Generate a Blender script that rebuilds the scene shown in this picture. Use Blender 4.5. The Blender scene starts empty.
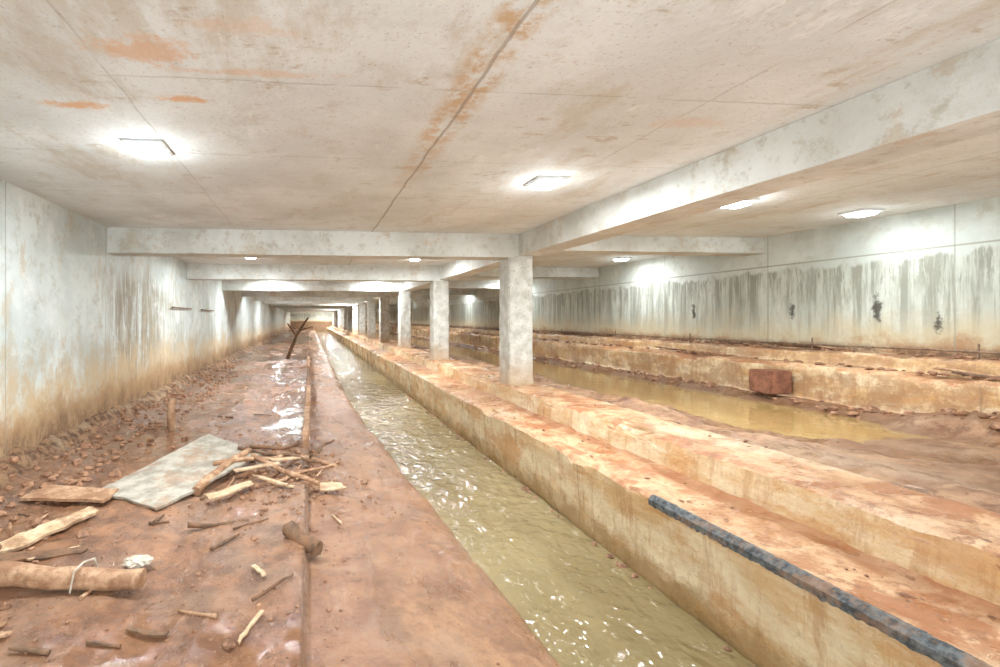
import bpy, bmesh, math, random
from mathutils import Vector, noise, Matrix
random.seed(7)
S=bpy.context.scene
COL=S.collection
# ------------------------------------------------------------ constants
XL,XR=-2.95,7.50
ZC=1.34
Y0,Y1=-4.0,72.0
# ------------------------------------------------------------ material DSL
class M:
    def __init__(s,name,rough=0.8,spec=0.3):
        s.mat=bpy.data.materials.new(name); s.mat.use_nodes=True
        s.nt=s.mat.node_tree; s.b=s.nt.nodes['Principled BSDF']
        s.b.inputs['Roughness'].default_value=rough
        s.b.inputs['Specular IOR Level'].default_value=spec
        s.tc=s.nt.nodes.new('ShaderNodeTexCoord').outputs['Object']
        sp=s.nt.nodes.new('ShaderNodeSeparateXYZ'); s.L(s.tc,sp.inputs[0])
        s.x,s.y,s.z=sp.outputs
    def L(s,a,b): s.nt.links.new(a,b)
    def put(s,inp,v):
        if hasattr(v,'links'): s.L(v,inp)
        elif isinstance(v,(tuple,list)): inp.default_value=tuple(v)+((1,) if len(v)==3 and inp.type=='RGBA' else ())
        else:
            inp.default_value=(v,v,v,1) if inp.type=='RGBA' else v
    def noise(s,scale,detail=5,rough=.55,stretch=(1,1,1),off=(0,0,0),dist=0):
        m=s.nt.nodes.new('ShaderNodeMapping'); s.L(s.tc,m.inputs[0])
        m.inputs['Scale'].default_value=stretch; m.inputs['Location'].default_value=off
        n=s.nt.nodes.new('ShaderNodeTexNoise'); s.L(m.outputs[0],n.inputs['Vector'])
        n.inputs['Scale'].default_value=scale; n.inputs['Detail'].default_value=detail
        n.inputs['Roughness'].default_value=rough; n.inputs['Distortion'].default_value=dist
        return n.outputs[0]
    def rng(s,v,a,b,c=0.,d=1.,smooth=True):
        n=s.nt.nodes.new('ShaderNodeMapRange'); n.interpolation_type='SMOOTHSTEP' if smooth else 'LINEAR'
        s.put(n.inputs[0],v)
        for i,k in enumerate((a,b,c,d)): n.inputs[i+1].default_value=k
        return n.outputs[0]
    def math(s,op,a,b=0.,c=None):
        n=s.nt.nodes.new('ShaderNodeMath'); n.operation=op
        s.put(n.inputs[0],a); s.put(n.inputs[1],b)
        if c is not None: s.put(n.inputs[2],c)
        return n.outputs[0]
    def mul(s,*a):
        r=a[0]
        for k in a[1:]: r=s.math('MULTIPLY',r,k)
        return r
    def inv(s,a): return s.math('SUBTRACT',1.0,a)
    def mix(s,f,a,b,blend='MIX'):
        n=s.nt.nodes.new('ShaderNodeMix'); n.data_type='RGBA'; n.blend_type=blend
        s.put(n.inputs[0],f); s.put(n.inputs[6],a); s.put(n.inputs[7],b)
        return n.outputs[2]
    def line(s,coord,pos,w):
        d=s.math('ABSOLUTE',s.math('SUBTRACT',coord,pos))
        return s.rng(d,w*.4,w,1,0)
    def rep(s,coord,per,off,w):
        d=s.math('SUBTRACT',coord,off)
        d=s.math('ABSOLUTE',s.math('SUBTRACT',s.math('FRACT',s.math('ADD',s.math('DIVIDE',d,per),.5)),.5))
        return s.rng(d,w*.4/per,w/per,1,0)
    def blob(s,px,py,rx,ry,n,a='x',b='y'):
        A=getattr(s,a);B=getattr(s,b)
        dx=s.math('DIVIDE',s.math('SUBTRACT',A,px),rx); dy=s.math('DIVIDE',s.math('SUBTRACT',B,py),ry)
        d=s.math('SQRT',s.math('ADD',s.mul(dx,dx),s.mul(dy,dy)))
        d=s.math('ADD',d,s.math('MULTIPLY',s.math('SUBTRACT',n,.5),4.0))
        return s.rng(d,.3,1.15,1,0)
    def done(s,col,bumps=(),rough=None,metal=None):
        s.put(s.b.inputs['Base Color'],col)
        prev=None
        for h,st,di in bumps:
            bn=s.nt.nodes.new('ShaderNodeBump'); bn.inputs['Distance'].default_value=di
            if hasattr(st,'links'): s.L(st,bn.inputs['Strength'])
            else:
                bn.inputs['Strength'].default_value=abs(st); bn.invert=st<0
            s.L(h,bn.inputs['Height'])
            if prev: s.L(prev,bn.inputs['Normal'])
            prev=bn.outputs[0]
        if prev: s.L(prev,s.b.inputs['Normal'])
        if rough is not None: s.put(s.b.inputs['Roughness'],rough)
        if metal is not None: s.put(s.b.inputs['Metallic'],metal)
        return s.mat

def mat_ceiling():
    m=M('ceiling_concrete',.75,.3)
    big=m.noise(.7,6,.6); mid=m.noise(3,8,.7,off=(3,1,0)); fine=m.noise(30,4,.6)
    c=m.mix(m.rng(big,.35,.65),(.67,.70,.69),(.82,.865,.87))
    c=m.mix(m.mul(m.rng(mid,.5,.72),.5),c,(.55,.52,.44))
    st=m.noise(1.3,8,.72,stretch=(1,.35,1),off=(7,2,0))
    c=m.mix(m.mul(m.rng(st,.53,.66),.6),c,(.56,.50,.39))
    c=m.mix(m.mul(m.rng(m.noise(45,5,.8),.56,.67),.55),c,(.36,.30,.22))
    c=m.mix(m.mul(m.rng(m.noise(5,8,.8,stretch=(.5,1,1),off=(2,9,0)),.57,.67),.65),c,(.46,.36,.24))
    c=m.mix(m.mul(m.rng(m.noise(2,8,.8,stretch=(1,.5,1),off=(5,3,0)),.56,.64),.5),c,(.90,.93,.92))
    wob=m.math('MULTIPLY',m.math('SUBTRACT',m.noise(2,3),.5),.06)
    xs=m.math('ADD',m.x,wob); ys=m.math('ADD',m.y,wob)
    brk=m.rng(m.noise(2.2,3,off=(9,9,0)),.38,.5)
    l1=m.line(xs,.95,.014)
    l2=m.mul(m.rep(ys,1.22,.25,.009),brk,.45)
    l3=m.mul(m.line(xs,-1.1,.009),brk,.4); l4=m.mul(m.line(xs,2.45,.009),brk,.4)
    l5=m.mul(m.rep(xs,2.2,5.5,.012),m.rng(m.x,3.4,3.5),.6)
    seam=m.math('MAXIMUM',m.math('MAXIMUM',l1,l2),m.math('MAXIMUM',m.math('MAXIMUM',l3,l4),l5))
    n2=m.noise(5,7,.8,off=(2,5,0))
    o=m.mul(m.line(xs,.93,.17),m.rng(m.y,5.6,2.4),m.rng(n2,.40,.58))
    c=m.mix(m.mul(o,.9),c,(.60,.41,.22))
    nn=m.noise(7,8,.82,off=(1,1,3))
    for (px,py,rx,ry,k) in [(-.84,2.42,.30,.12,.7),(-.78,2.95,.18,.05,.95),(-1.45,3.08,.18,.07,.9),(-.3,2.2,.3,.08,.35),(-1.9,2.5,.2,.1,.4),(2.6,3.0,.3,.1,.25),(-.3,2.6,.5,.05,.4)]:
        c=m.mix(m.mul(m.blob(px,py,rx,ry,nn),k),c,(.74,.45,.25))
    c=m.mix(m.mul(seam,.65),c,(.35,.29,.22))
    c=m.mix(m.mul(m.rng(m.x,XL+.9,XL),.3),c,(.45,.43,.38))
    return m.done(c,[(mid,.35,.02),(fine,.15,.01),(seam,-.5,.02)])

def mat_wall(side):
    m=M('wall_concrete_'+side,.7,.35)
    big=m.noise(.9,6,.6); mid=m.noise(4,8,.75); fine=m.noise(35,4,.6)
    zc=m.math('ADD',m.z,m.math('MULTIPLY',m.math('SUBTRACT',m.noise(1.6,7,.75),.5),1.1))
    if side=='left':
        c=m.mix(m.rng(big,.38,.62),(.53,.60,.59),(.74,.81,.80))
    else:
        c=m.mix(m.rng(big,.38,.62),(.50,.55,.51),(.68,.73,.69))
    c=m.mix(m.mul(m.rng(mid,.50,.66),.55),c,(.44,.43,.35))
    d1=m.noise(7,5,.7,stretch=(1,1,.07)); d2=m.noise(11,5,.75,stretch=(1,1,.12),off=(0,4,0)); reg=m.noise(.55,3,.5,stretch=(1,1,.3),off=(0,3.3,0))
    hh=m.noise(2.5,4,.6,stretch=(1,1,0),off=(0,1,0))
    if side=='left':
        drip=m.mul(m.rng(d1,.5,.66),m.rng(reg,.42,.56),m.rng(m.z,.95,.5))
        loc=m.mul(m.rng(m.y,6.9,7.7),m.rng(m.y,13,8.8),m.rng(d2,.37,.56),m.rng(m.math('ADD',m.z,m.mul(hh,1.0)),1.5,1.0))
        drip=m.math('MAXIMUM',m.mul(drip,.8),loc)
        c=m.mix(m.mul(drip,.85),c,(.26,.21,.135))
        c=m.mix(m.mul(m.rng(m.noise(3,6,.7,off=(4,4,4),stretch=(1,1,.5)),.56,.66),.5),c,(.54,.43,.27))
        c=m.mix(m.mul(m.rng(m.noise(2,7,.8,off=(4,1,2)),.54,.64),.4),c,(.86,.89,.88))
        spl=m.noise(5,8,.8,stretch=(1,1,.5),off=(0,0,7))
        c=m.mix(m.mul(m.rng(zc,.2,-.8),m.rng(spl,.42,.58),.6),c,(.46,.42,.31))
        c=m.mix(m.mul(m.rng(zc,-.15,-.9),m.rng(spl,.40,.58),.75),c,(.58,.42,.24))
        c=m.mix(m.mul(m.rng(zc,-.45,-.95),.5),c,(.62,.48,.29))
        c=m.mix(m.mul(m.rng(zc,-.80,-1.15),.9),c,(.40,.25,.13))
        c=m.mix(m.mul(m.rng(zc,-1.1,-1.35),m.rng(spl,.42,.55),.8),c,(.20,.12,.07))
    else:
        top=m.math('ADD',.80,m.mul(m.math('SUBTRACT',m.noise(6,4,stretch=(1,1,.1)),.5),.35))
        below=m.rng(m.math('SUBTRACT',top,m.z),0,.06)
        drip=m.mul(m.rng(d1,.42,.60),below,m.rng(m.math('ADD',m.z,m.mul(hh,.8)),-.3,.9,.3,1))
        drip=m.math('MAXIMUM',drip,m.mul(m.rng(d2,.46,.6),below,m.rng(m.math('ADD',m.z,m.mul(hh,.8)),.35,1.0)))
        c=m.mix(m.mul(below,.35),c,(.52,.54,.45))
        c=m.mix(m.mul(drip,.75),c,(.20,.20,.155))
        j=m.line(m.z,.86,.015)
        c=m.mix(m.mul(j,.8),c,(.3,.3,.24))
        c=m.mix(m.mul(m.rng(zc,.2,-.35),.75),c,(.58,.48,.29))
        c=m.mix(m.rng(zc,-.20,-.50),c,(.40,.24,.13))
        c=m.mix(m.mul(m.rng(m.z,-.30,-.42),m.rng(m.noise(6,6,.7),.35,.55),.85),c,(.13,.075,.045))
        nn=m.noise(9,5,.7)
        for (py,pz) in ((5.0,-.02),(6.7,.15),(8.6,.15),(5.6,.15)):
            c=m.mix(m.mul(m.blob(py,pz,.05,.14,nn,'y','z'),.9),c,(.06,.055,.045))
    jj=m.mul(m.rep(m.y,2.25,.35,.012),.5)
    c=m.mix(jj,c,(.3,.29,.24))
    return m.done(c,[(mid,.4,.02),(fine,.2,.01),(jj,-.5,.02)],rough=m.rng(big,.4,.6,.45,.8))

def mat_beam(name,stain=.5):
    m=M(name,.8,.25)
    big=m.noise(1.2,6,.6); mid=m.noise(6,8,.78); fine=m.noise(40,4,.6)
    c=m.mix(m.rng(big,.35,.65),(.58,.59,.55),(.76,.79,.77))
    c=m.mix(m.mul(m.rng(mid,.5,.64),stain),c,(.42,.37,.28))
    c=m.mix(m.mul(m.rng(m.noise(1.6,7,.8,off=(3,3,3)),.54,.63),.5),c,(.55,.44,.30))
    return m.done(c,[(mid,.5,.025),(fine,.2,.01)])

def mat_column():
    m=M('column_concrete',.85,.2)
    mid=m.noise(7,8,.75); fine=m.noise(30,5,.7)
    c=m.mix(m.rng(mid,.35,.65),(.44,.43,.38),(.72,.73,.69))
    c=m.mix(m.mul(m.rng(m.noise(14,7,.82),.53,.62),.7),c,(.26,.25,.21))
    c=m.mix(m.mul(m.rng(m.math('ADD',m.z,m.mul(mid,.5)),-.2,-.85),.8),c,(.48,.32,.18))
    return m.done(c,[(mid,.7,.03),(fine,.4,.01)])

def mat_mud():
    m=M('wet_mud',.5,.8)
    big=m.noise(.8,6,.6,dist=.3); mid=m.noise(3.6,9,.75); fine=m.noise(20,8,.78); gr=m.noise(80,3,.75)
    c=m.mix(m.rng(mid,.38,.60),(.13,.052,.024),(.42,.195,.09))
    c=m.mix(m.mul(m.rng(big,.48,.62),.45),c,(.44,.29,.20))
    c=m.mix(m.mul(m.rng(m.noise(5,8,.78,off=(5,0,0)),.52,.62),.65),c,(.10,.045,.025))
    c=m.mix(m.mul(m.rng(m.noise(9,7,.78,off=(1,7,0)),.57,.65),.6),c,(.60,.36,.21))
    c=m.mix(m.mul(m.rng(gr,.58,.66),.5),c,(.60,.39,.26))
    c=m.mix(m.mul(m.rng(gr,.42,.34),.5),c,(.10,.05,.03))
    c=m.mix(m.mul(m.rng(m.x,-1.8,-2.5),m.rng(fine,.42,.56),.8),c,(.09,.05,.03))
    slab=m.mul(m.rng(m.x,-.06,0.02),.75)
    c2=m.mix(m.rng(mid,.38,.62),(.30,.135,.06),(.53,.29,.15))
    c2=m.mix(m.mul(m.rng(fine,.5,.62),.55),c2,(.20,.095,.048))
    c2=m.mix(m.mul(m.rng(m.noise(1.5,7,.75,off=(0,0,5)),.5,.60),.5),c2,(.48,.32,.21))
    c=m.mix(slab,c,c2)
    # shade under the bank edge, painted as a darker band at the waterline
    c=m.mix(m.mul(m.rng(m.z,-1.80,-1.90),.55),c,(.17,.085,.04))
    edge=m.mul(m.line(m.math('ADD',m.x,m.mul(m.math('SUBTRACT',mid,.5),.06)),-.03,.025),m.rng(fine,.4,.55))
    c=m.mix(m.mul(edge,.8),c,(.10,.055,.03))
    wn=m.noise(1.3,7,.66,stretch=(1,.40,1),off=(2,8,1))
    side=m.rng(m.x,.05,-.05,.45,1)
    wet=m.rng(wn,.38,.50); pud=m.mul(m.rng(wn,.47,.55),side)
    rough=m.math('SUBTRACT',m.math('SUBTRACT',.46,m.mul(wet,.20)),m.mul(pud,.17))
    c=m.mix(m.mul(wet,.35),c,(.24,.12,.07))
    c=m.mix(m.mul(pud,.35),c,(.15,.08,.05))
    s1=m.math('SUBTRACT',.50,m.mul(pud,.42)); s2=m.math('SUBTRACT',.60,m.mul(pud,.52)); s3=m.math('SUBTRACT',.25,m.mul(pud,.22))
    return m.done(c,[(mid,s1,.05),(fine,s2,.03),(gr,s3,.008)],rough=rough)

def mat_ledge():
    m=M('silted_concrete',.7,.45)
    big=m.noise(1.0,6,.65,stretch=(1,.5,1)); mid=m.noise(4,9,.75,dist=.3); fine=m.noise(25,7,.75)
    c=m.mix(m.rng(mid,.38,.62),(.46,.22,.10),(.74,.48,.28))
    c=m.mix(m.mul(m.rng(big,.50,.62),.6),c,(.74,.58,.40))
    c=m.mix(m.mul(m.rng(m.noise(2.3,8,.75,off=(4,4,0)),.50,.58),.8),c,(.38,.14,.05))
    c=m.mix(m.mul(m.rng(m.noise(11,7,.75,off=(4,4,0)),.54,.62),.6),c,(.24,.105,.05))
    c=m.mix(m.mul(m.rng(m.noise(60,4,.75),.57,.66),.5),c,(.22,.12,.065))
    c=m.mix(m.mul(m.rng(m.x,2.75,3.0),m.rng(m.x,3.04,3.02),.65),c,(.36,.15,.065))
    # dark damp silt in the footing corners
    c=m.mix(m.mul(m.rng(m.x,6.9,7.0),m.rng(m.noise(3,7,.7),.40,.55),.75),c,(.20,.10,.05))
    g=m.nt.nodes.new('ShaderNodeNewGeometry'); sp=m.nt.nodes.new('ShaderNodeSeparateXYZ'); m.L(g.outputs['True Normal'],sp.inputs[0])
    face=m.rng(m.math('ABSOLUTE',sp.outputs[2]),.8,.3)
    cf=m.mix(m.rng(m.noise(3,8,.75,stretch=(1,.35,1)),.38,.62),(.66,.43,.21),(.84,.71,.49))
    cf=m.mix(m.mul(m.rng(m.noise(1.6,8,.75,stretch=(1,.5,1.4),off=(0,3,3)),.49,.59),.65),cf,(.56,.27,.09))
    cf=m.mix(m.mul(m.rng(m.noise(9,5,.7,stretch=(1,1,.12)),.50,.64),.5),cf,(.46,.23,.09))
    cf=m.mix(m.mul(m.rng(m.noise(30,6,.8),.56,.66),.45),cf,(.30,.18,.09))
    cf=m.mix(m.mul(m.rng(m.math('ADD',m.z,m.mul(m.math('SUBTRACT',mid,.5),.6)),-1.66,-1.88),.85),cf,(.36,.22,.085))
    cf=m.mix(m.mul(m.rng(m.x,6.5,6.6),m.rng(m.noise(2.5,7,.75,off=(0,6,0)),.44,.56),.7),cf,(.40,.22,.11))
    jl=m.mul(m.rep(m.math('ADD',m.y,m.mul(m.math('SUBTRACT',mid,.5),.05)),1.7,.75,.012),m.rng(m.noise(2,2,off=(0,8,0)),.45,.52),.5)
    cf=m.mix(jl,cf,(.30,.19,.11))
    c=m.mix(face,c,cf)
    wet=m.rng(m.noise(1.4,5,.55,off=(1,6,1)),.44,.55)
    return m.done(c,[(mid,.55,.05),(fine,.55,.025)],rough=m.math('SUBTRACT',.62,m.mul(wet,.42)))

def mat_rmud():
    m=M('silt_bed_mud',.6,.5)
    big=m.noise(.9,6,.65,stretch=(1,.6,1)); mid=m.noise(4,9,.75,dist=.4); fine=m.noise(25,7,.75)
    c=m.mix(m.rng(mid,.36,.63),(.28,.125,.058),(.58,.35,.20))
    c=m.mix(m.mul(m.rng(big,.48,.62),.55),c,(.60,.43,.29))
    c=m.mix(m.mul(m.rng(m.noise(3,8,.78,off=(4,4,0)),.51,.60),.75),c,(.19,.08,.037))
    c=m.mix(m.mul(m.rng(m.noise(60,4,.75),.57,.66),.5),c,(.18,.095,.055))
    c=m.mix(m.mul(m.rng(m.z,-1.05,-1.14),.6),c,(.20,.095,.042))
    c=m.mix(m.mul(m.rng(m.x,6.1,6.5),m.rng(mid,.38,.55),.6),c,(.14,.07,.04))
    wet=m.rng(m.noise(1.2,5,.55,off=(1,6,1)),.44,.55)
    return m.done(c,[(mid,.7,.07),(fine,.7,.035)],rough=m.math('SUBTRACT',.56,m.mul(wet,.42)))

def mat_water(name,c1,c2,amp):
    m=M(name,.06,.8)
    n1=m.noise(5,2,.5,stretch=(1,.8,1),dist=.3); n2=m.noise(14,2,.5,stretch=(1,.8,1),dist=.3,off=(3,0,0)); n3=m.noise(.8,4,.6,stretch=(1,.4,1))
    c=m.mix(m.rng(n3,.35,.65),c1,c2)
    flecks=m.mul(m.rng(m.noise(7,8,.8,stretch=(1,.45,1),off=(3,3,0),dist=.4),.58,.65),.45 if amp>.4 else 0.0)
    c=m.mix(flecks,c,(.68,.62,.50))  # pale streaky flecks mixed into the rippled water's colour
    return m.done(c,[(n1,amp,.07),(n2,amp,.024)],rough=.06)

def mat_wood(name,a,b,rough=.75,axis=(1,1,1)):
    m=M(name,rough,.3)
    n=m.noise(10,6,.7,stretch=axis); f=m.noise(35,4,.6); d=m.noise(5,6,.7,off=(2,2,2))
    c=m.mix(m.rng(n,.35,.65),a,b)
    c=m.mix(m.mul(m.rng(f,.55,.7),.5),c,tuple(v*.45 for v in a))
    c=m.mix(m.mul(m.rng(d,.48,.6),.7),c,(.26,.13,.07))
    return m.done(c,[(n,.5,.01),(f,.3,.004)])

def mat_plain(name,a,b,rough=.6,scale=12,metal=0,dirt=0):
    m=M(name,rough,.4); n=m.noise(scale,7,.7)
    c=m.mix(m.rng(n,.35,.65),a,b)
    if dirt: c=m.mix(m.mul(m.rng(m.noise(3.5,8,.75,off=(6,1,1)),.50,.60),dirt),c,(.36,.20,.11))
    return m.done(c,[(n,.35,.01)],metal=metal)

MC=mat_ceiling(); MWL=mat_wall('left'); MWR=mat_wall('right'); MB=mat_beam('beam_concrete'); MCOL=mat_column()
MMUD=mat_mud(); MLED=mat_ledge(); MRM=mat_rmud()
MW1=mat_water('murky_water',(.225,.175,.085),(.32,.255,.135),.9)
MW2=mat_water('still_murky_water',(.31,.195,.07),(.40,.275,.11),.06)
MWOOD=mat_wood('weathered_wood',(.33,.18,.10),(.58,.38,.24))
MPALE=mat_wood('split_pale_wood',(.50,.34,.20),(.74,.56,.38))
MDARK=mat_wood('dark_wet_wood',(.10,.06,.04),(.24,.14,.08))
MBOARD=mat_plain('grey_plywood',(.28,.25,.20),(.50,.46,.39),.8,6,0,.55)
MRUB=mat_plain('dark_grey_rubber',(.035,.04,.045),(.16,.175,.18),.8,25,0,.5)
MROCK=mat_plain('mud_rock',(.14,.065,.035),(.43,.235,.135),.6,15)
MPIPE=mat_plain('rusty_pipe',(.13,.08,.05),(.30,.20,.13),.6,20,.2)
MCLOTH=mat_plain('pale_plastic',(.45,.38,.30),(.70,.65,.56),.6,20)
MHOUS=mat_plain('lamp_housing_white',(.75,.77,.78),(.82,.84,.85),.4,5)
me=bpy.data.materials.new('lamp_diffuser'); me.use_nodes=True
b=me.node_tree.nodes['Principled BSDF']; b.inputs['Base Color'].default_value=(.9,.95,1,1)
b.inputs['Emission Color'].default_value=(.90,.97,1,1); b.inputs['Emission Strength'].default_value=18
MEM=me

# ------------------------------------------------------------ geometry helpers
def add(name,verts,faces,mat,smooth=False,parent=None):
    me=bpy.data.meshes.new(name); me.from_pydata(verts,[],faces); me.update()
    me.materials.append(mat)
    if smooth:
        for p in me.polygons: p.use_smooth=True
    o=bpy.data.objects.new(name,me); COL.objects.link(o)
    if parent: o.parent=parent
    return o
def box(name,x0,x1,y0,y1,z0,z1,mat,bevel=0,rough=0,parent=None,seg=.35):
    bm=bmesh.new(); bmesh.ops.create_cube(bm,size=1)
    for v in bm.verts:
        v.co=Vector(((x0+x1)/2+v.co.x*(x1-x0),(y0+y1)/2+v.co.y*(y1-y0),(z0+z1)/2+v.co.z*(z1-z0)))
    if bevel: bmesh.ops.bevel(bm,geom=bm.edges[:],offset=bevel,segments=2,affect='EDGES')
    if rough:
        for ax in range(3):
            lo=(x0,y0,z0)[ax];hi=(x1,y1,z1)[ax]
            n=int(min((hi-lo)/seg,60))
            for i in range(1,n):
                co=[0,0,0];co[ax]=lo+(hi-lo)*i/n; no=[0,0,0];no[ax]=1
                bmesh.ops.bisect_plane(bm,geom=bm.verts[:]+bm.edges[:]+bm.faces[:],plane_co=co,plane_no=no)
        for v in bm.verts:
            v.co+=noise.noise_vector(v.co*5)*rough
    me=bpy.data.meshes.new(name); bm.to_mesh(me); bm.free(); me.materials.append(mat)
    o=bpy.data.objects.new(name,me); COL.objects.link(o)
    if parent:o.parent=parent
    return o
def rows(y0,y1,s0=.035,k=.011):
    ys=[y0]
    while ys[-1]<y1:
        y=ys[-1]; ys.append(y+max(s0,k*max(y-1,0)))
    ys[-1]=y1
    return ys
def fbm(x,y,z=0,o=4):
    return noise.fractal(Vector((x,y,z)),1.0,2.0,o)
def grid(name,xs,ys,h,mat,bottom=None):
    V=[];F=[];n=len(xs)
    for y in ys:
        for x in xs: V.append((x,y,h(x,y)))
    for j in range(len(ys)-1):
        for i in range(n-1):
            a=j*n+i; F.append((a,a+1,a+n+1,a+n))
    return add(name,V,F,mat,True)
def lin(a,b,n): return [a+(b-a)*i/(n-1) for i in range(n)]
def ss(a,b,x):
    t=min(max((x-a)/(b-a),0),1); return t*t*(3-2*t)

# ------------------------------------------------------------ shell
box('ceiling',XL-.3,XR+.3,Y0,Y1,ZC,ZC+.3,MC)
box('wall_left',XL-.3,XL,Y0,Y1,-2.4,ZC,MWL)
box('wall_right',XR,XR+.3,Y0,Y1,-2.4,ZC,MWR)
box('wall_far',XL-.3,XR+.3,Y1,Y1+.3,-2.4,ZC+.3,MWR)

# mud floor (left bank) incl. channel bed
def bank(y):
    pts=[(-9,1.45),(2.0,1.44),(3.2,1.34),(5.0,1.22),(8,1.02),(12,.9),(80,.85)]
    for (a,b),(c,d) in zip(pts,pts[1:]):
        if y<=c: return b+(d-b)*(y-a)/(c-a) if c>a else b
    return .85
def hfloor(x,y):
    n=fbm(x*1.3,y*1.3,0,5); n2=fbm(x*6,y*6,3,5)
    xe=x+.012*n2
    if xe<-.03:
        z=-1.575+.025*n+.016*n2
        z+=.10*ss(-2.2,-2.95,x)+.05*ss(-2.3,-2.9,x)*max(n2,0)
        z+=.03*ss(-.35,-.05,x)
        z-=.04*math.exp(-((x+.75+.15*math.sin(y*.5))/.25)**2)
        return z
    e=bank(y)+.05*fbm(y*.8,3,1,5)+.015*fbm(y*5,3,1,3)
    t=max(x,0)/e
    z=-1.655+.008*n+.010*n2-.08*min(t,1.0)-.21*min(t,1.0)**11
    if t>1: z-=min((x-e)*1.8,.4)
    z+=.05*math.exp(-((x-.15)/.12)**2)*max(0,n+.2)
    return z
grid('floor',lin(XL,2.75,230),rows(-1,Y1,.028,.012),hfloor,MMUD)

# channel water
def hw(x,y):
    k=1/(1+max(0,y-8)*.12)
    return -1.94+(.012*fbm(x*4.5,y*3.4,7,3)+.007*noise.noise(Vector((x*13,y*10,2))))*k
grid('channel_water',lin(.6,2.485,85),rows(1,Y1-.1,.025,.009),hw,MW1)

# stepped concrete curb between channels
prof=[(2.52,-2.35),(2.46,-1.31),(2.49,-1.285),(2.97,-1.275),(3.01,-1.26),(3.03,-1.05),(3.08,-1.03),(3.62,-1.03),(3.70,-1.05),(3.72,-1.45)]
P=[]
for (a,b),(c,d) in zip(prof,prof[1:]):
    L=math.hypot(c-a,d-b); n=max(1,int(L/.03))
    for i in range(n): P.append((a+(c-a)*i/n,b+(d-b)*i/n))
P.append(prof[-1])
def curbpt(x,y,z):
    a=fbm(x*3,y*2.2,z*3,4); b_=fbm(x*9,y*7,z*9,4)
    chip=max(0,fbm(y*1.7,z*2,5,4)-.15)*ss(3.3,3.6,y)
    q_=1.0
    if x<2.56 and z>-1.45: q_=.12+.88*ss(3.2,3.5,y)      # intact arris where the strip is fixed
    dx=(.010*a+.006*b_)*q_; dz=(.010*a+.009*b_)*q_
    if abs(z+1.29)<.05 and x<2.6: dx+=.05*chip; dz-=.05*chip
    if abs(z+1.05)<.05 and x<3.15:
        q=max(0,fbm(y*1.3,8,2,4)+.05); dx+=.06*q; dz-=.05*q
    if 2.6<x<3.0 and z>-1.3: dz+=.05*max(0,a)*(x-2.6)/.4
    return (x+dx,y,z+dz)
ys=rows(-1,Y1-.05,.035,.012); V=[];F=[];n=len(P)
for y in ys:
    for (x,z) in P: V.append(curbpt(x,y,z))
for j in range(len(ys)-1):
    for i in range(n-1):
        a=j*n+i; F.append((a,a+n,a+n+1,a+1))
cb=add('stepped_concrete_curb',V,F,MLED,True)
try: cb.data.set_sharp_from_angle(angle=math.radians(40))
except Exception: pass
# thin rubber waterstop band fixed flat on the curb arris
V=[];F=[];Y=lin(1.2,3.22,220)
for y in Y:
    r1=.008*noise.noise(Vector((y*9,0,0)))+.012*noise.noise(Vector((y*41,4,0))); r2=.010*noise.noise(Vector((y*23,5,0)))+.008*noise.noise(Vector((y*60,5,0)))
    V+=[(2.4600,y,-1.352+r1),(2.4555,y,-1.350+r1),(2.4535,y,-1.309),(2.4860,y,-1.2795),(2.505+r2,y,-1.2785),(2.505+r2,y,-1.288)]
for j in range(len(Y)-1):
    for i in range(5):
        a=j*6+i; F.append((a,a+6,a+7,a+1))
F+=[(0,1,2,3,4,5),tuple(len(V)-1-i for i in range(6))]
add('rubber_waterstop_strip',V,F,MRUB)

# right bay bed
def hr(x,y):
    n=fbm(x*1.2,y*1.0,5,5); n2=fbm(x*5,y*5,8,5)
    z=-1.06
    z-=.20*ss(4.3+.25*n,5.1+.2*n,x)*ss(3.6,5.0,y+.5*n)
    z-=.05*ss(3.7,4.6,x)
    z+=.22*ss(5.95+.15*n,6.5,x)
    z+=.03*n+.03*n2
    z+=.04*math.exp(-((x-4.0)/.15)**2)*(1+n)
    return z
grid('silt_bed',lin(3.715,6.70,120),rows(-1,Y1-.05,.045,.013),hr,MRM)
def hw2(x,y): return -1.160
grid('pooled_water',lin(4.2,6.5,20),rows(3.6,Y1-.1,.3,.02),hw2,MW2)

# right wall footing ledge (two tiers)
prof=[(6.72,-1.4),(6.70,-.66),(6.74,-.63),(7.08,-.62),(7.10,-.47),(7.14,-.45),(7.52,-.44)]
P=[]
for (a,b),(c,d) in zip(prof,prof[1:]):
    L=math.hypot(c-a,d-b); k=max(1,int(L/.05))
    for i in range(k): P.append((a+(c-a)*i/k,b+(d-b)*i/k))
P.append(prof[-1])
ys=rows(-1,Y1-.05,.06,.013); V=[];F=[];n=len(P)
for y in ys:
    for (x,z) in P:
        a=fbm(x*3,y*2,z*3,5); c_=max(0,fbm(y*1.1,z*2,9,4)-.1)
        if x>XR-.05: V.append((XR-.004,y,z)); continue
        V.append((min(x+.02*a+(.12*c_ if abs(z+.65)<.06 else 0),XR-.006),y,z+.02*a-(.10*c_ if abs(z+.65)<.06 else 0)))
for j in range(len(ys)-1):
    for i in range(n-1):
        a=j*n+i; F.append((a,a+n,a+n+1,a+1))
add('wall_footing_ledge',V,F,MLED,True)

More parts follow.
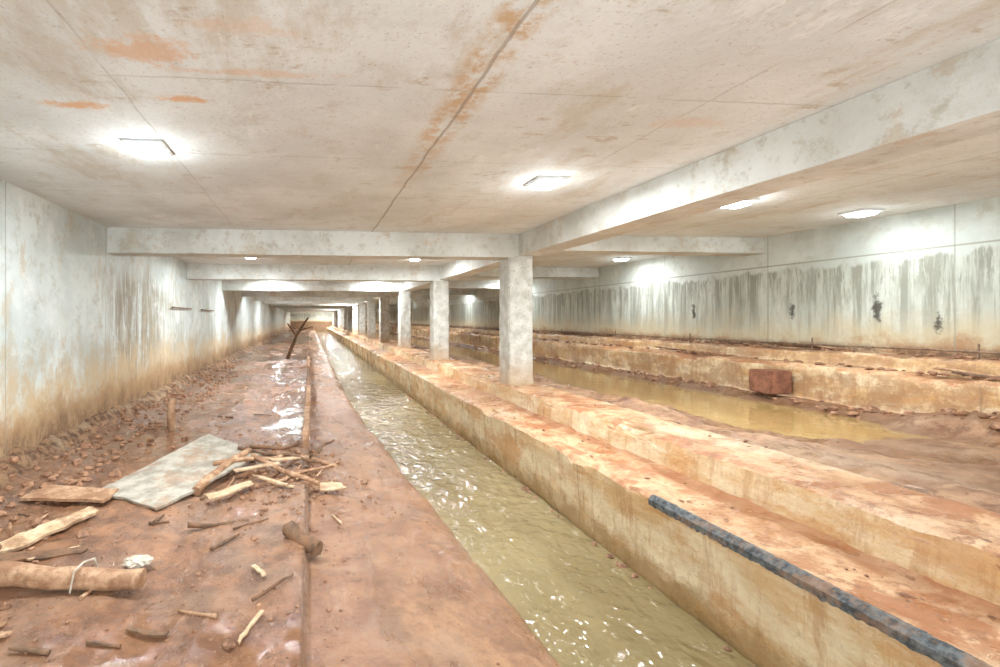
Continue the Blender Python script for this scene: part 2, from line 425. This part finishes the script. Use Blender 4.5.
# broken mortar footing along left wall
def hl(x,y):
    n=fbm(x*4,y*2.5,2,5)
    return -1.60+(.26+.16*ss(6.0,3.0,y))*ss(-2.60-.14*n,-2.93,x)+.09*n*ss(-2.5,-2.8,x)
V=[];F=[];xs=lin(XL+.003,-2.45,20);ys=rows(-1,40,.035,.02);n=len(xs)
for y in ys:
    for x in xs: V.append((x,y,hl(x,y)))
for j in range(len(ys)-1):
    for i in range(n-1):
        a=j*n+i;F.append((a,a+1,a+n+1,a+n))
m=M('crumbling_plaster',.75,.3); nn=m.noise(8,8,.75); f=m.noise(3,6,.7)
c=m.mix(m.rng(nn,.38,.62),(.11,.055,.032),(.42,.25,.14)); c=m.mix(m.mul(m.rng(f,.5,.62),.5),c,(.56,.43,.28))
add('crumbled_wall_footing',V,F,m.done(c,[(nn,1.0,.07)]),False)

# ------------------------------------------------------------ beams and columns
BY=[7.15+4.5*i for i in range(14)]
BXL,BXR=3.28,3.66
for k,y in enumerate(BY):
    box('ceiling_beam',XL,BXL,y,y+.38,.97,ZC,MB,0,.008,seg=.4)
    box('ceiling_beam',BXR,XR,y,y+.38,1.09,ZC,MB,0,.008,seg=.4)
box('ceiling_beam_long',BXL,BXR,-3.5,Y1,1.0,ZC,MB,0,.008,seg=.6)
def column(y):
    x0,x1=3.12,3.52
    bm=bmesh.new(); n=26
    ring=[]
    for k in range(n+1):
        z=-1.05+(1.0+1.05)*k/n
        f=.05*max(0,1-k/2.0)
        c=.025
        base=[(x0+c,0),(x1-c,0),(x1,c),(x1,.4-c),(x1-c,.4),(x0+c,.4),(x0,.4-c),(x0,c)]
        dense=[]
        for (a,b),(d,e) in zip(base,base[1:]+base[:1]):
            L=math.hypot(d-a,e-b); q=max(1,int(L/.07))
            for i in range(q): dense.append((a+(d-a)*i/q,b+(e-b)*i/q))
        vs=[]
        for (px,py) in dense:
            cx,cy=(x0+x1)/2,.2
            p=Vector((px+(px-cx)*f*2,y+py+(py-cy)*f*2,z))
            q=noise.noise_vector(Vector((p.x*7,p.y*7,p.z*5)))*.014
            q.z*=.3
            if 0<k<n: p+=q
            vs.append(bm.verts.new(p))
        ring.append(vs)
    for a,b in zip(ring,ring[1:]):
        m_=len(a)
        for i in range(m_): bm.faces.new((a[i],a[(i+1)%m_],b[(i+1)%m_],b[i]))
    bm.faces.new(ring[-1]); bm.faces.new(ring[0][::-1])
    me=bpy.data.meshes.new('concrete_column'); bm.to_mesh(me); bm.free(); me.materials.append(MCOL)
    o=bpy.data.objects.new('concrete_column',me); COL.objects.link(o)
for y in BY: column(y)

# ------------------------------------------------------------ lamps
def lamp(x,y,power,light=True,gl=.085):
    e=bpy.data.objects.new('ceiling_lamp',None); COL.objects.link(e); e.location=(x,y,ZC)
    w=.15
    box('housing',-w,w,-w,w,-.03,-.001,MHOUS,.008,parent=e)
    bm=bmesh.new(); bmesh.ops.create_cube(bm,size=1)
    for v in bm.verts:
        v.co=Vector((v.co.x*.235*(1 if v.co.z>0 else .8),v.co.y*.235*(1 if v.co.z>0 else .8),-.045+v.co.z*.04))
    bmesh.ops.bevel(bm,geom=bm.edges[:],offset=.012,segments=3,affect='EDGES')
    me=bpy.data.meshes.new('diffuser'); bm.to_mesh(me); bm.free(); me.materials.append(MEM)
    d=bpy.data.objects.new('diffuser',me); COL.objects.link(d); d.parent=e
    if not light: return
    ld=bpy.data.lights.new('down_light','AREA'); ld.shape='SQUARE'; ld.size=.2; ld.energy=power; ld.color=(.92,.97,1.0)
    l=bpy.data.objects.new('down_light',ld); COL.objects.link(l); l.parent=e; l.location=(0,0,-.07)
    ld=bpy.data.lights.new('glow','POINT'); ld.energy=min(power,80)*gl; ld.color=(.88,.96,1.0); ld.shadow_soft_size=.03
    l=bpy.data.objects.new('glow',ld); COL.objects.link(l); l.parent=e; l.location=(0,0,-.20)
LY=[-1.8,4.1,10.05,15.8,21.6,27.4,33.2,39,45,51,57,63,69]
for i,y in enumerate(LY):
    for j,(x,dy) in enumerate([(-1.25,-.32),(2.28,.28),(4.82,.84),(6.80,1.15)]):
        if i>=2: dy=0
        if i>=2 and j==2: continue
        if i==2 and j==3: dy=-.3
        pw=64
        if i<2: pw=(68,66,60,14)[j]
        if i>=2: pw=84 if j<2 else 26
        if i>=6: pw=200 if i<10 else 380
        lamp(x,y+dy,pw,i<6 or j==1,.085)

# ------------------------------------------------------------ debris
def tube(name,pts,r0,r1,mat,seg=10,jit=.15,parent=None,bend=0.03):
    bm=bmesh.new(); V=[]
    P=[]
    for a,b in zip(pts,pts[1:]):
        a=Vector(a);b=Vector(b)
        for i in range(8): P.append(a.lerp(b,i/8))
    P.append(Vector(pts[-1])); n=len(P); rings=[]
    for k,p in enumerate(P):
        d=(P[min(k+1,n-1)]-P[max(k-1,0)]).normalized()
        u=d.cross(Vector((0,0,1)))
        if u.length<.1: u=d.cross(Vector((1,0,0)))
        u.normalize(); w=d.cross(u)
        r=r0+(r1-r0)*k/(n-1)
        off=noise.noise_vector(p*3)*bend
        vs=[]
        for s_ in range(seg):
            t=2*math.pi*s_/seg
            rr=r*(1+jit*noise.noise(Vector((math.cos(t)*1.5+p.x*4,math.sin(t)*1.5+p.y*4,k*.4))))
            vs.append(bm.verts.new(p+off+u*math.cos(t)*rr+w*math.sin(t)*rr))
        rings.append(vs)
    for a,b in zip(rings,rings[1:]):
        for i in range(seg): bm.faces.new((a[i],a[(i+1)%seg],b[(i+1)%seg],b[i]))
    bm.faces.new(rings[0][::-1]); bm.faces.new(rings[-1])
    bmesh.ops.recalc_face_normals(bm,faces=bm.faces[:])
    me=bpy.data.meshes.new(name); bm.to_mesh(me); bm.free(); me.materials.append(mat)
    for p in me.polygons: p.use_smooth=len(p.vertices)==4
    o=bpy.data.objects.new(name,me); COL.objects.link(o)
    if parent:o.parent=parent
    return o
def slab(name,c4,th,mat,nx=10,ny=10,jag=.01,parent=None):
    A,B,C,D=[Vector(c) for c in c4]
    nrm=(B-A).cross(D-A).normalized()
    if nrm.z<0:nrm=-nrm
    bm=bmesh.new(); T=[];Bt=[]
    for j in range(ny+1):
        for i in range(nx+1):
            u=i/nx;v=j/ny
            p=(A.lerp(B,u)).lerp(D.lerp(C,u),v)
            if i in(0,nx) or j in(0,ny):
                q=noise.noise_vector(p*9)*jag+noise.noise_vector(p*31)*jag*.6; q.z=0; p=p+q
            p=p+nrm*.006*noise.noise(p*4)
            T.append(bm.verts.new(p+nrm*th)); Bt.append(bm.verts.new(p))
    w=nx+1
    for j in range(ny):
        for i in range(nx):
            a=j*w+i
            bm.faces.new((T[a],T[a+1],T[a+w+1],T[a+w])); bm.faces.new((Bt[a],Bt[a+w],Bt[a+w+1],Bt[a+1]))
    for i in range(nx):
        bm.faces.new((T[i],Bt[i],Bt[i+1],T[i+1])); a=ny*w+i; bm.faces.new((T[a],T[a+1],Bt[a+1],Bt[a]))
    for j in range(ny):
        a=j*w; bm.faces.new((T[a],T[a+w],Bt[a+w],Bt[a])); a=j*w+nx; bm.faces.new((T[a],Bt[a],Bt[a+w],T[a+w]))
    bmesh.ops.recalc_face_normals(bm,faces=bm.faces[:])
    me=bpy.data.meshes.new(name); bm.to_mesh(me); bm.free(); me.materials.append(mat)
    o=bpy.data.objects.new(name,me); COL.objects.link(o)
    if parent:o.parent=parent
    return o
slab('plywood_board',[(-1.91,4.43,-1.57),(-1.24,3.97,-1.57),(-.52,5.25,-1.50),(-1.23,5.85,-1.42)],.022,MBOARD,16,16,jag=.025)
tube('timber_log',[(-2.5,2.98,-1.51),(-1.8,2.92,-1.50),(-.98,2.86,-1.52)],.080,.055,MWOOD,12)
slab('split_plank',[(-2.12,3.42,-1.55),(-2.02,3.30,-1.56),(-1.68,3.92,-1.55),(-1.80,4.02,-1.55)],.02,MPALE,jag=.045)
slab('brown_plank',[(-2.45,4.22,-1.54),(-1.75,4.16,-1.56),(-1.70,4.38,-1.55),(-2.35,4.50,-1.53)],.025,MWOOD,jag=.03)
slab('brown_plank',[(-2.3,3.12,-1.56),(-1.5,3.27,-1.57),(-1.5,3.35,-1.57),(-2.3,3.28,-1.56)],.015,MDARK,jag=.03)
e=bpy.data.objects.new('driftwood_pile',None); COL.objects.link(e)
for a,b,r0,r1,mt in [((-1.03,4.33,-1.54),(-.66,5.27,-1.47),.045,.035,MWOOD),
    ((-.60,5.05,-1.47),(.07,4.40,-1.54),.03,.022,MWOOD),((-.95,4.9,-1.49),(-.2,5.15,-1.49),.03,.02,MWOOD),
    ((-.5,4.6,-1.54),(.05,5.3,-1.5),.018,.012,MDARK),((-.15,5.5,-1.53),(.28,5.0,-1.58),.025,.018,MWOOD),
    ((-.7,5.6,-1.53),(-.1,5.8,-1.52),.025,.02,MDARK),((.1,5.6,-1.58),(.33,6.3,-1.6),.02,.015,MDARK),
    ((-.8,5.35,-1.46),(.1,4.95,-1.49),.02,.015,MDARK),((-.3,4.5,-1.54),(.30,5.1,-1.56),.015,.01,MWOOD),
    ((-.15,3.45,-1.53),(.03,3.25,-1.56),.055,.05,MDARK),((-.9,3.7,-1.56),(-.5,3.75,-1.57),.02,.015,MDARK)]:
    tube('stick',[a,b],r0,r1,mt,9,.4,e,.06)
for c4 in [[(-.90,4.18,-1.54),(-.86,4.08,-1.545),(-.50,4.38,-1.53),(-.56,4.48,-1.53)],
           [(-.55,4.62,-1.51),(-.52,4.56,-1.51),(-.18,4.28,-1.53),(-.16,4.34,-1.53)],
           [(.05,4.45,-1.56),(.10,4.30,-1.58),(.32,4.42,-1.60),(.28,4.54,-1.59)],
           [(-.42,5.0,-1.48),(-.40,4.95,-1.48),(-.02,5.02,-1.49),(-.02,5.07,-1.48)],
           [(-.75,4.75,-1.50),(-.72,4.69,-1.50),(-.3,4.85,-1.49),(-.32,4.92,-1.49)]]:
    slab('splinter',c4,.014,MPALE,8,4,.035,e)
for i in range(34):
    x=random.gauss(-.3,.35);y=random.gauss(4.9,.6);t=random.uniform(0,3.14);L=random.uniform(.05,.2)
    z=hfloor(x,y)+.02
    tube('twig',[(x,y,z),(x+math.cos(t)*L,y+math.sin(t)*L,z+random.uniform(0,.03))],.011,.006,random.choice([MDARK,MWOOD,MPALE]),6,.3,e,.02)
e=bpy.data.objects.new('scattered_driftwood',None); COL.objects.link(e)
for i in range(60):
    y=2.3+9*random.random()**1.5; x=random.uniform(-2.3,-.15);t=random.uniform(0,3.14);L=random.uniform(.06,.32)
    if -1.95<x<-.4 and 3.8<y<6.0: continue
    z=hfloor(x,y)+.012; x2=x+math.cos(t)*L; y2=y+math.sin(t)*L
    if random.random()<.6: tube('twig',[(x,y,z),(x2,y2,hfloor(x2,y2)+.012)],random.uniform(.008,.02),.008,random.choice([MDARK,MWOOD,MDARK]),6,.4,e,.02)
    else:
        w_=random.uniform(.015,.04); nx_,ny_=-math.sin(t)*w_,math.cos(t)*w_; z2=hfloor(x2,y2)+.012
        slab('chip',[(x,y,z),(x2,y2,z2),(x2+nx_,y2+ny_,z2),(x+nx_,y+ny_,z)],.01,random.choice([MWOOD,MPALE,MDARK]),6,3,.02,e)
tube('wooden_stake',[(-1.97,6.89,-1.62),(-1.95,6.87,-1.12)],.06,.055,MWOOD,9,.3)
e=bpy.data.objects.new('formwork_planks',None); COL.objects.link(e)
yy=5.7
while yy<24:
    L=random.uniform(1.0,2.2); z=-1.36+random.uniform(-.03,.03); x=-.04+random.uniform(-.015,.015)
    box('plank',x-.04,x+.035,yy,yy+L,z-.28,z+random.uniform(0,.03),MDARK if random.random()<.4 else MWOOD,.006,.012,e,seg=.12)
    yy+=L+random.uniform(.02,.3)
e=bpy.data.objects.new('leaning_branch',None); COL.objects.link(e)
tube('trunk',[(-.9,19,-1.62),(-.55,19.1,-.7),(-.1,19.3,.05)],.08,.04,MDARK,8,.2,e)
tube('twig',[(-.55,19.1,-.7),(-.9,19.2,-.2)],.04,.03,MDARK,8,.2,e)
tube('twig_b',[(-.35,19.2,-.45),(.1,19.0,-.3)],.04,.02,MDARK,8,.2,e)
bm=bmesh.new(); bmesh.ops.create_icosphere(bm,subdivisions=4,radius=1)
for v in bm.verts:
    q=1+.35*noise.fractal(v.co*2.2,1,2,4); v.co=Vector((-1.10+v.co.x*.08*q,3.12+v.co.y*.06*q,-1.555+v.co.z*.028*q))
me=bpy.data.meshes.new('plastic_bag'); bm.to_mesh(me); bm.free(); me.materials.append(MCLOTH)
COL.objects.link(bpy.data.objects.new('plastic_bag',me))
tube('rope_tie',[(-1.36,2.80,-1.56),(-1.34,2.81,-1.44),(-1.32,2.88,-1.425),(-1.30,2.97,-1.45),(-1.29,3.0,-1.55)],.006,.006,MCLOTH,6,.1,None,0)

# rubble
def rubble(name,spots,mat):
    V=[];F=[]
    for (x,y,z,r) in spots:
        bm=bmesh.new(); bmesh.ops.create_icosphere(bm,subdivisions=2 if r>.025 else 1,radius=1)
        sx,sy,sz=[random.uniform(.6,1.3) for _ in range(3)]; so=random.random()*50
        o=len(V)
        for v in bm.verts:
            q=1+.5*noise.noise(v.co*1.3+Vector((so,0,0)))
            V.append((x+v.co.x*r*sx*q,y+v.co.y*r*sy*q,z+v.co.z*r*.6*sz*q))
        bm.verts.index_update()
        for f in bm.faces: F.append(tuple(o+v.index for v in f.verts))
        bm.free()
    return add(name,V,F,mat)
sp=[]
for i in range(1600):
    y=1.6+12*random.random()**1.6; x=random.uniform(-2.4,.3 if random.random()<.75 else 1.0)
    r=random.choice([.005,.006,.008,.01,.014]) *(1 if random.random()<.94 else 2.2)
    sp.append((x,y,hfloor(x,y)+r*.1,r))
for i in range(320):
    x=random.gauss(-.25,.35);y=random.gauss(4.9,.6); r=random.uniform(.008,.03); sp.append((x,y,hfloor(x,y)+r*.2,r))
for i in range(320):
    x=-2.35+abs(random.gauss(0,.25));y=2.2+12*random.random()**1.4; r=random.uniform(.012,.05); sp.append((x,y,hfloor(x,y)+r*.15,r))
rubble('mud_rubble',sp,MROCK)
sp=[]
for i in range(420):
    y=1.6+16*random.random()**1.3; x=random.uniform(-2.85,-2.42); r=random.uniform(.01,.055)
    sp.append((x,y,max(hfloor(x,y),hl(x,y))+r*.1,r))
rubble('wall_base_rubble',sp,MROCK)
sp=[]
for i in range(700):
    y=1.6+16*random.random()**1.6
    x=random.choice([random.uniform(2.6,3.0),random.uniform(3.1,3.7),random.uniform(3.8,5.0),random.uniform(6.2,6.62)])
    if 3<x<3.7 and any(-.1<y-b<.5 for b in BY): continue
    z=-1.28 if x<3.0 else (-1.03 if x<3.715 else hr(x,y))
    r=random.choice([.005,.006,.008,.012,.018])
    if random.random()<.12 and x>6: r=.06
    sp.append((x,y,z+r*.1,r))
for i in range(60):
    y=random.uniform(2.5,12); x=2.44; r=random.uniform(.015,.04); sp.append((x,y,-1.94,r))
for i in range(420):
    y=3+18*random.random()**1.3
    if random.random()<.5: x,z=random.uniform(6.78,7.08),-.61
    else: x,z=random.uniform(7.16,7.44),-.435
    r=random.uniform(.01,.045); sp.append((x,y,z+r*.1,r))
for i in range(160):
    y=3+16*random.random()**1.3; x=random.uniform(6.35,6.68); r=random.uniform(.02,.07); sp.append((x,y,hr(x,y)+r*.1,r))
rubble('ledge_rubble',sp,MROCK)

# left-wall conduit
for y in (10.2,12.9):
    e=bpy.data.objects.new('wall_pipe',None); COL.objects.link(e)
    tube('pipe',[(XL+.06,y,.25),(XL+.06,y+1.6,.25)],.016,.016,MPIPE,10,.02,e,0)
    for q in (.15,1.45): tube('arm',[(XL,y+q,.25),(XL+.07,y+q,.25)],.012,.012,MPIPE,8,.02,e,0)
# thin pipe and scrap timber along right footing
e=bpy.data.objects.new('footing_pipe_run',None); COL.objects.link(e)
tube('pipe',[(7.25,2.0,-.36),(7.23,8,-.37),(7.25,14,-.36),(7.23,30,-.36)],.012,.012,MPIPE,8,.05,e,.02)
for y in (3.4,4.5,6.2,8.4,10.6,13,16,20): tube('peg',[(7.25,y,-.46),(7.25,y,-.27)],.012,.010,MPIPE,6,.05,e,0)
e=bpy.data.objects.new('footing_scrap_timber',None); COL.objects.link(e)
for i in range(26):
    y=3.5+16*random.random()**1.2; L=random.uniform(.25,1.1)
    if random.random()<.5: x,z=random.uniform(6.85,7.02),-.585
    else: x,z=random.uniform(7.28,7.40),-.41
    tube('scrap',[(x,y,z),(x+random.uniform(-.06,.06),y+L,z+random.uniform(0,.03))],random.uniform(.012,.03),.012,random.choice([MDARK,MDARK,MWOOD]),7,.4,e,.03)
# brick block standing in silt
box('brick_block',6.34,6.66,5.95,6.3,-1.04,-.72,mat_plain('red_brick',(.15,.06,.035),(.30,.13,.075),.8,14),.015,.012,seg=.08)

# ------------------------------------------------------------ world, camera
w=bpy.data.worlds.new('world'); S.world=w; w.use_nodes=True
bg=w.node_tree.nodes['Background']; bg.inputs[0].default_value=(.92,.97,1,1); bg.inputs[1].default_value=2.6
cam=bpy.data.cameras.new('camera'); co=bpy.data.objects.new('camera',cam); COL.objects.link(co)
co.location=(0,0,0); co.rotation_euler=(math.radians(90),0,math.radians(-5))
cam.sensor_width=36; cam.lens=470*36/1000
cam.shift_x=.149; cam.shift_y=-.0145; cam.clip_start=.05; cam.clip_end=300
S.camera=co
S.view_settings.view_transform='Standard'
S.view_settings.look='None'
S.view_settings.exposure=0.46
